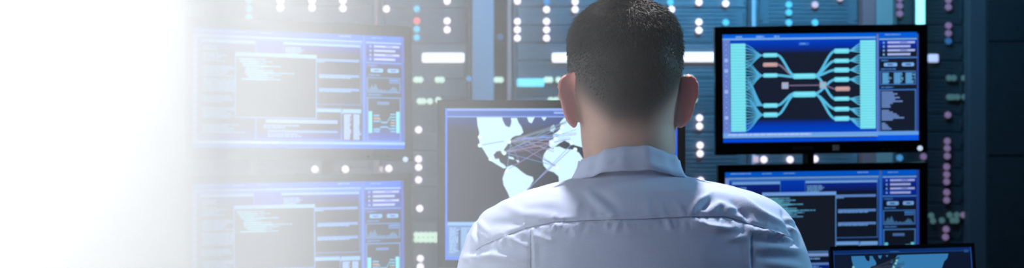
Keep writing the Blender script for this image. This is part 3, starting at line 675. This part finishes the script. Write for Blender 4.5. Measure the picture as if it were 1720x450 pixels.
# thighs and lower legs
for sx in (-1, 1):
    hp, kn, an = (cx + sx * .09, 1.55, .52), (cx + sx * .14, 1.97, .50), (cx + sx * .13, 2.02, .10)
    limb(bm, [hp, kn, an], [.085, .055, .038]); limb(bm, [an, (cx + sx * .14, 2.16, .05)], [.036, .030])
person = remesh('person', bm, .0032, 5, [skin])
tag(person, 'man seen from behind in a pale shirt facing the wall of monitors', 'person')
me = person.data
att = me.attributes.new('Tone', 'FLOAT_COLOR', 'POINT')
N = len(me.vertices); co = np.empty(N * 3); me.vertices.foreach_get('co', co); co = co.reshape(-1, 3)
PX = 860 + F * co[:, 0] / co[:, 1]; PY = 225 - F * (co[:, 2] - HC) / co[:, 1]
PXm = 860 + F * co[:, 0] / DM; PYm = 225 - F * (co[:, 2] - HC) / DM
col = np.ones((N, 4)); base = np.array([.50, .33, .27])
col[:, :3] = base
ear = ((PXm < 966 - (PYm - 168) * -.02) | (PXm > 1144)) & (PYm > 122) & (PYm < 216) & (co[:, 1] < 1.60)
col[ear, :3] = (.62, .27, .25)
# cropped hair shading: dense on the crown, fading to skin toward nape and round the ears
dx = np.abs(PXm - 1052)
lim = 206 - 62 * np.clip((dx - 25) / 70, 0, 1) ** 1.2
dens = 1 / (1 + np.exp((PYm - lim) / 8.0)); dens[(co[:, 1] > 1.655) & (PYm > 60)] = 0; dens[ear] = 0
col[:, :3] = col[:, :3] * (1 - dens[:, None]) + np.array([.016, .015, .016]) * dens[:, None]
buf = col.astype(np.float32).ravel(); att.data.foreach_set('color', buf)
# eyes
for sx in (-1, 1):
    bm = bmesh.new(); bmesh.ops.create_uvsphere(bm, u_segments=20, v_segments=12, radius=.0118, matrix=Matrix.Translation((hx + sx * .031, 1.696, hz(138))))
    link('eye', bm, mat('eye_white', (.8, .8, .8), .1, var=.02), person, True)
# hair: fine strands rooted on the scalp
nrm = np.empty(N * 3); me.vertices.foreach_get('normal', nrm) if False else me.vertex_normals.foreach_get('vector', nrm); nrm = nrm.reshape(-1, 3)
rg = np.random.RandomState(4)
prob = np.clip((lim - 22 - PYm) / 60, 0, 1); prob[(co[:, 1] > 1.67) & (PYm > 35)] = 0; prob[PYm > lim - 20] = 0; prob[ear] = 0
cand = np.where(prob > 0)[0]; cand = cand[rg.rand(len(cand)) < np.clip(prob[cand] + .25, 0, 1)]
bm = bmesh.new()
crown = Vector((hx + .01, 1.56, hz(20)))
for rep in range(2):
    for i in cand:
        n = Vector(nrm[i]); p = Vector(co[i]) + Vector(rg.normal(0, .0011, 3)); top = sm(110, 10, PYm[i]) if PYm[i] < 110 else 0
        ln = (.0045 + .010 * top) * rg.uniform(.6, 1.25) * (.35 + .65 * prob[i])
        fl = (p - crown); fl = (fl - n * fl.dot(n)); fl = fl.normalized() if fl.length > 1e-4 else Vector((0, 0, 0))
        sw = Vector((math.sin(p.z * 90 + 3 * math.sin(p.x * 60)), 0, math.cos(p.x * 80))) * .35
        d = (n * rg.uniform(.45, .8) + fl * (.9 + .2 * top) + sw * top + Vector(rg.normal(0, .14, 3))).normalized()
        s_ = d.cross(n); s_ = s_.normalized() if s_.length > 1e-3 else Vector((1, 0, 0)); r = .00042
        t_ = s_.cross(d) * r; s_ = s_ * r
        a_ = bm.verts.new(p + s_); b2 = bm.verts.new(p - s_ * .5 + t_); c2 = bm.verts.new(p - s_ * .5 - t_)
        mdl = p + d * ln * .55; a3 = bm.verts.new(mdl + s_ * .8); b3 = bm.verts.new(mdl - s_ * .4 + t_ * .8); c3 = bm.verts.new(mdl - s_ * .4 - t_ * .8)
        tip = bm.verts.new(p + d * ln + (fl - n * .5) * ln * .25)
        for q in ((a_, b2, b3, a3), (b2, c2, c3, b3), (c2, a_, a3, c3)): bm.faces.new(q)
        for q in ((a3, b3, tip), (b3, c3, tip), (c3, a3, tip)): bm.faces.new(q)
link('hair', bm, mat('dark_brown_hair', (.013, .011, .012), .5, spec=.35, var=.3, bscale=60), person, True)

# ------------------------------------------------------------------ shirt
cloth = mat('pale_blue_cotton', (.47, .55, .76), .85, bump=.25, bscale=900, spec=.25)
bm = bmesh.new()
allr = sh_rows + low_rows
loft(bm, interp_rows(allr, 90), 72, 2.3)
for sx in (-1, 1):
    sh, el, wr = arms[sx]; w2 = Vector(el).lerp(Vector(wr), .93)
    limb(bm, [(cx + sx * .168, 1.565, 1.035), el, w2], [.068, .060, .038])
shirt = remesh('shirt', bm, .0036, 10, [cloth], person)
sm_ = shirt.data; N = len(sm_.vertices); co = np.empty(N * 3); sm_.vertices.foreach_get('co', co); co = co.reshape(-1, 3)
nv = np.empty(N * 3); sm_.vertex_normals.foreach_get('vector', nv); nv = nv.reshape(-1, 3)
PX = 860 + F * co[:, 0] / co[:, 1]; PY = 225 - F * (co[:, 2] - HC) / co[:, 1]
back = np.clip((1.60 - co[:, 1]) / .03, 0, 1)
disp = np.zeros(N)
def crease(pts, width, h, prof='g'):
    """h in mm, positive = raised fold; tapers to its ends"""
    best = np.full(N, 1e9); par = np.zeros(N); Ls = [math.dist(pts[i], pts[i + 1]) for i in range(len(pts) - 1)]; tot = sum(Ls); acc = 0
    for i in range(len(pts) - 1):
        a_ = np.array(pts[i]); d = np.array(pts[i + 1]) - a_; l2 = d @ d
        tt = np.clip(((PX - a_[0]) * d[0] + (PY - a_[1]) * d[1]) / l2, 0, 1)
        dd = np.hypot(PX - a_[0] - tt * d[0], PY - a_[1] - tt * d[1]); k = dd < best; best[k] = dd[k]; par[k] = ((acc + tt * Ls[i]) / tot)[k]; acc += Ls[i]
    return h * .001 * np.exp(-(best / width) ** 2) * (np.sin(np.pi * np.clip(par * .9 + .05, 0, 1)) ** .5 if prof == 'g' else 1)
yoke = [(795, 423), (810, 413), (840, 400), (883, 383), (930, 373), (1000, 370), (1080, 368), (1157, 364), (1221, 364), (1253, 374), (1307, 391), (1330, 399)]
disp += crease(yoke, 2.4, -1.6, 'f') + crease([(x, y - 6) for x, y in yoke], 4.5, .6, 'f')
rgw = random.Random(11)
for k in range(46):      # small puckers either side of the yoke seam
    x = 830 + k * 10.6 + rgw.uniform(-4, 4); yy = np.interp(x, [p[0] for p in yoke], [p[1] for p in yoke])
    disp += crease([(x, yy + 1), (x + rgw.uniform(-7, 7), yy + rgw.uniform(10, 22))], 3.0, rgw.uniform(.8, 2.2))
    if k % 2: disp += crease([(x, yy - 2), (x + rgw.uniform(-6, 6), yy - rgw.uniform(8, 16))], 3.2, rgw.uniform(.5, 1.5))
for pts, w_, h in [
    ([(783, 434), (830, 431), (887, 440)], 6, 5), ([(847, 397), (890, 418)], 5, 3.5), ([(800, 365), (806, 432)], 4, -2.5), ([(803, 372), (822, 392)], 4, 3), ([(803, 388), (820, 402)], 3.5, 3), ([(795, 395), (812, 422)], 4, 3.2),
    ([(891, 392), (892, 450)], 2.5, -2.0), ([(897, 392), (900, 450)], 4, 1.5), ([(1263, 396), (1264, 450)], 2.5, -2.0), ([(1257, 396), (1257, 450)], 4, 1.4),
    ([(850, 345), (880, 362), (925, 362)], 8, 3.0), ([(880, 345), (935, 340)], 9, 2.2), ([(895, 395), (925, 408)], 5, 3), ([(820, 375), (872, 372)], 9, -2.5),
    ([(1160, 356), (1172, 340), (1192, 328)], 5, 3.8), ([(1158, 372), (1200, 384), (1235, 384)], 6, 4.2), ([(1192, 355), (1208, 344), (1220, 346)], 5, 3.0), ([(1178, 352), (1190, 340)], 4, -3), ([(1215, 352), (1240, 350)], 5, 2.5),
    ([(1239, 329), (1275, 358), (1316, 378)], 6, 4.0), ([(1232, 340), (1262, 372)], 5, -3.5), ([(1268, 388), (1298, 392), (1326, 402)], 5, 3.5), ([(1268, 402), (1330, 408)], 5, -3.2), ([(1268, 418), (1300, 416), (1340, 420)], 6, 3.2), ([(1275, 432), (1342, 434)], 5, -2.6), ([(1290, 443), (1345, 448)], 6, 2.6),
    ([(1313, 356), (1330, 398)], 3, -2.5), ([(1318, 366), (1332, 374)], 3, 2.5), ([(1322, 380), (1336, 390)], 3, 2.5),
    ([(985, 322), (1003, 340), (1032, 366)], 6, 1.8), ([(1000, 318), (1040, 350)], 6, -1.4), ([(1085, 335), (1090, 366)], 5, 1.4), ([(1108, 338), (1116, 366)], 4, 1.2), ([(1135, 340), (1150, 362)], 4, 1.5), ([(975, 335), (965, 362)], 7, 1.2),
    ([(1225, 402), (1250, 397)], 5, 2.6), ([(1180, 318), (1230, 330)], 7, 1.5), ([(940, 318), (905, 330)], 7, 1.2), ([(790, 440), (800, 449)], 5, 2.5)]:
    disp += crease(pts, w_, h)
lowf = np.array([noise.noise(Vector((c[0] * 22, c[1] * 22, c[2] * 16))) for c in co]) * .0016 + np.array([noise.noise(Vector((c[0] * 60, c[1] * 50, c[2] * 45 + 9))) for c in co]) * .0005
co2 = co + nv * (disp * 1.6 * back + lowf)[:, None]
sm_.vertices.foreach_set('co', co2.ravel()); sm_.update()
# stitched yoke seam as a thin raised thread following the fabric
from mathutils.bvhtree import BVHTree
bv = BVHTree.FromPolygons([Vector(v) for v in co2], [tuple(p.vertices) for p in sm_.polygons])
def on_cloth(x, y):
    d = Vector(((x - 860) / F, 1, -(y - 225) / F)).normalized(); h = bv.ray_cast(Vector((0, 0, HC)), d); return h[0]
thr = mat('seam_thread', (.20, .23, .33), .9, var=.05)
bm = bmesh.new(); pts = []
xs = np.linspace(800, 1326, 110); ys = np.interp(xs, [p[0] for p in yoke], [p[1] for p in yoke])
for x, y in zip(xs, ys):
    h = on_cloth(x, y)
    if h: pts.append(h + Vector((0, -.0001, 0)))
tube(bm, pts, .0007, 6); link('seam', bm, thr, shirt)
for xx, y0, y1 in ((891.5, 386, 470), (1263.5, 384, 470)):
    bm = bmesh.new(); pts = [h + Vector((0, -.0001, 0)) for h in (on_cloth(xx, y) for y in np.linspace(y0, y1, 24)) if h]
    tube(bm, pts, .0006, 6); link('pleat_seam', bm, thr, shirt)
# collar: stand, fold and turned-down leaf
bm = bmesh.new(); n = 96; prof = []
cyc = 1.578
def ring(hxr, hyb, hyf, zb, zs, zf):
    out = []
    for k in range(n):
        a_ = 2 * math.pi * k / n; ca, sa = math.cos(a_), math.sin(a_)
        hy = hyb if sa < 0 else hyf; e_ = 2.25
        w_ = abs(ca) ** 2
        z = (zb if sa < 0 else zf) * (1 - w_) + zs * w_
        wob = .0009 * math.sin(9 * a_ + 1) + .0006 * math.sin(17 * a_)
        out.append(Vector((hcx + (hxr + wob) * math.copysign(abs(ca) ** (2 / e_), ca), cyc + (hy + wob) * math.copysign(abs(sa) ** (2 / e_), sa), z + wob)))
    return out
hcx = px2(1058, 0)[0]
zt_b, zt_s, zt_f = 1.1840, 1.1610, 1.140
zl_b, zl_s, zl_f = 1.1515, 1.1330, 1.105
rows = [ring(.0720, .0690, .066, zl_b - .004, zl_s - .006, zl_f), ring(.0705, .0685, .066, zt_b - .004, zt_s - .004, zt_f - .004), ring(.0712, .0692, .067, zt_b, zt_s, zt_f),
        ring(.0725, .0710, .069, zt_b - .0004, zt_s - .0004, zt_f), ring(.0742, .0740, .072, zt_b - .008, zt_s - .009, zt_f - .01), ring(.0772, .0800, .077, zl_b + .010, zl_s + .012, zl_f + .012), ring(.0838, .0945, .086, zl_b, zl_s, zl_f),
        ring(.0816, .0920, .084, zl_b - .0006, zl_s - .0006, zl_f), ring(.0755, .0780, .075, zl_b + .010, zl_s + .012, zl_f + .012), ring(.0728, .0715, .070, zt_b - .010, zt_s - .010, zt_f - .01)]
RV = [[bm.verts.new(p) for p in r] for r in rows]
for i in range(len(RV) - 1):
    for k in range(n): bm.faces.new((RV[i][k], RV[i][(k + 1) % n], RV[i + 1][(k + 1) % n], RV[i + 1][k]))
bmesh.ops.recalc_face_normals(bm, faces=bm.faces)
link('collar', bm, cloth, shirt, True)
# trousers and shoes
bm = bmesh.new()
for sx in (-1, 1):
    limb(bm, [(cx + sx * .09, 1.55, .53), (cx + sx * .14, 1.98, .505), (cx + sx * .13, 2.02, .13)], [.098, .068, .055])
loft(bm, [(.46, cx - .19, cx + .19, 1.39, 1.70), (.62, cx - .187, cx + .187, 1.395, 1.685)], 48, 2.5)
remesh('trousers', bm, .007, 6, [mat('dark_trouser_cloth', (.03, .035, .05), .9, bump=.3, bscale=500)], person)
for sx in (-1, 1):
    bm = bmesh.new(); ball(bm, (cx + sx * .14, 2.10, .047), (.047, .14, .042)); ball(bm, (cx + sx * .133, 2.03, .075), (.046, .062, .05)); box(bm, cx + sx * .138 - .045, cx + sx * .138 + .045, 1.975, 2.235, .0005, .02, .006)
    remesh('shoe', bm, .004, 4, [M['plastic']], person)
# office chair below the frame
ch = thing('office_chair', 'black office chair under the seated man, below his shoulders', 'chair', (cx, 1.55, 0))
link('seat', box(bmesh.new(), -.25, .25, -.22, .25, .36, .425, .025), M['seatf'], ch, True)
bm = box(bmesh.new(), -.21, .21, -.27, -.215, .50, .86, .02); link('backrest', bm, M['seatf'], ch, True)
bm = bmesh.new(); tube(bm, [(0, -.05, .35), (0, -.28, .36), (0, -.30, .50), (0, -.285, .62)], .016, 12); link('back_support', bm, M['plastic'], ch, True)
link('gas_column', cyl(bmesh.new(), (0, 0, .22), .025, .28), M['silver'], ch, True)
for k in range(5):
    a_ = k * 2 * math.pi / 5 + .3; e_ = Vector((math.cos(a_) * .28, math.sin(a_) * .28, .065))
    bm = bmesh.new(); tube(bm, [(0, 0, .10), e_], [.022, .014], 10); l_ = link('foot', bm, M['plastic'], ch, True)
    link('caster', cyl(bmesh.new(), (e_.x, e_.y, .028), .0275, .03, 'X'), M['plastic'], l_, True)

# ------------------------------------------------------------------ added haze volume on the left, shaped to imitate a white fade
SIG = 2.0
tau = [(-700, 4.2), (250, 4.2), (290, 3.8), (330, 2.4), (400, 1.42), (480, .88), (557, .53), (640, .345), (735, .265), (830, .198), (900, .128), (960, .056), (1050, .024), (1120, .010), (1185, .0006)]
bm = bmesh.new(); fr, bk = [], []
pxs = [-520, -300, -100, 100, 250] + list(range(290, 1186, 20)) + [1185]
for px in pxs:
    th = float(np.interp(px, [q[0] for q in tau], [q[1] for q in tau])) / SIG / math.hypot(1, (px - 860) / F)
    yf_ = 1.08 - min(.5 * th, .45); yb_ = yf_ + th
    tx = (px - 860) / F
    fr.append((tx * yf_, yf_)); bk.append((tx * yb_, yb_))
ZB, ZTOP = .80, 1.56
def col_(p, z): return bm.verts.new((p[0], p[1], z))
f0 = [col_(p, ZB) for p in fr]; f1 = [col_(p, ZTOP) for p in fr]; b0 = [col_(p, ZB) for p in bk]; b1 = [col_(p, ZTOP) for p in bk]
m_ = len(fr)
for i in range(m_ - 1):
    bm.faces.new((f0[i], f0[i + 1], f1[i + 1], f1[i])); bm.faces.new((b0[i + 1], b0[i], b1[i], b1[i + 1]))
    bm.faces.new((f1[i], f1[i + 1], b1[i + 1], b1[i])); bm.faces.new((f0[i + 1], f0[i], b0[i], b0[i + 1]))
bm.faces.new((f0[0], f1[0], b1[0], b0[0])); bm.faces.new((f0[-1], b0[-1], b1[-1], f1[-1]))
bmesh.ops.recalc_face_normals(bm, faces=bm.faces)
hm = bpy.data.materials.new('fade_haze'); hm.use_nodes = True; nt = hm.node_tree; nt.nodes.clear()
out = nt.nodes.new('ShaderNodeOutputMaterial'); vs = nt.nodes.new('ShaderNodeVolumeScatter'); vs.inputs['Density'].default_value = SIG; vs.inputs['Color'].default_value = (1, 1, 1, 1); vs.inputs['Anisotropy'].default_value = 0
nt.links.new(vs.outputs[0], out.inputs['Volume'])
hz_ = link('haze', bm, hm)
tag(hz_, 'added bank of white haze imitating a white fade on the left, thinning toward the man', 'haze'); hz_['kind'] = 'stuff'
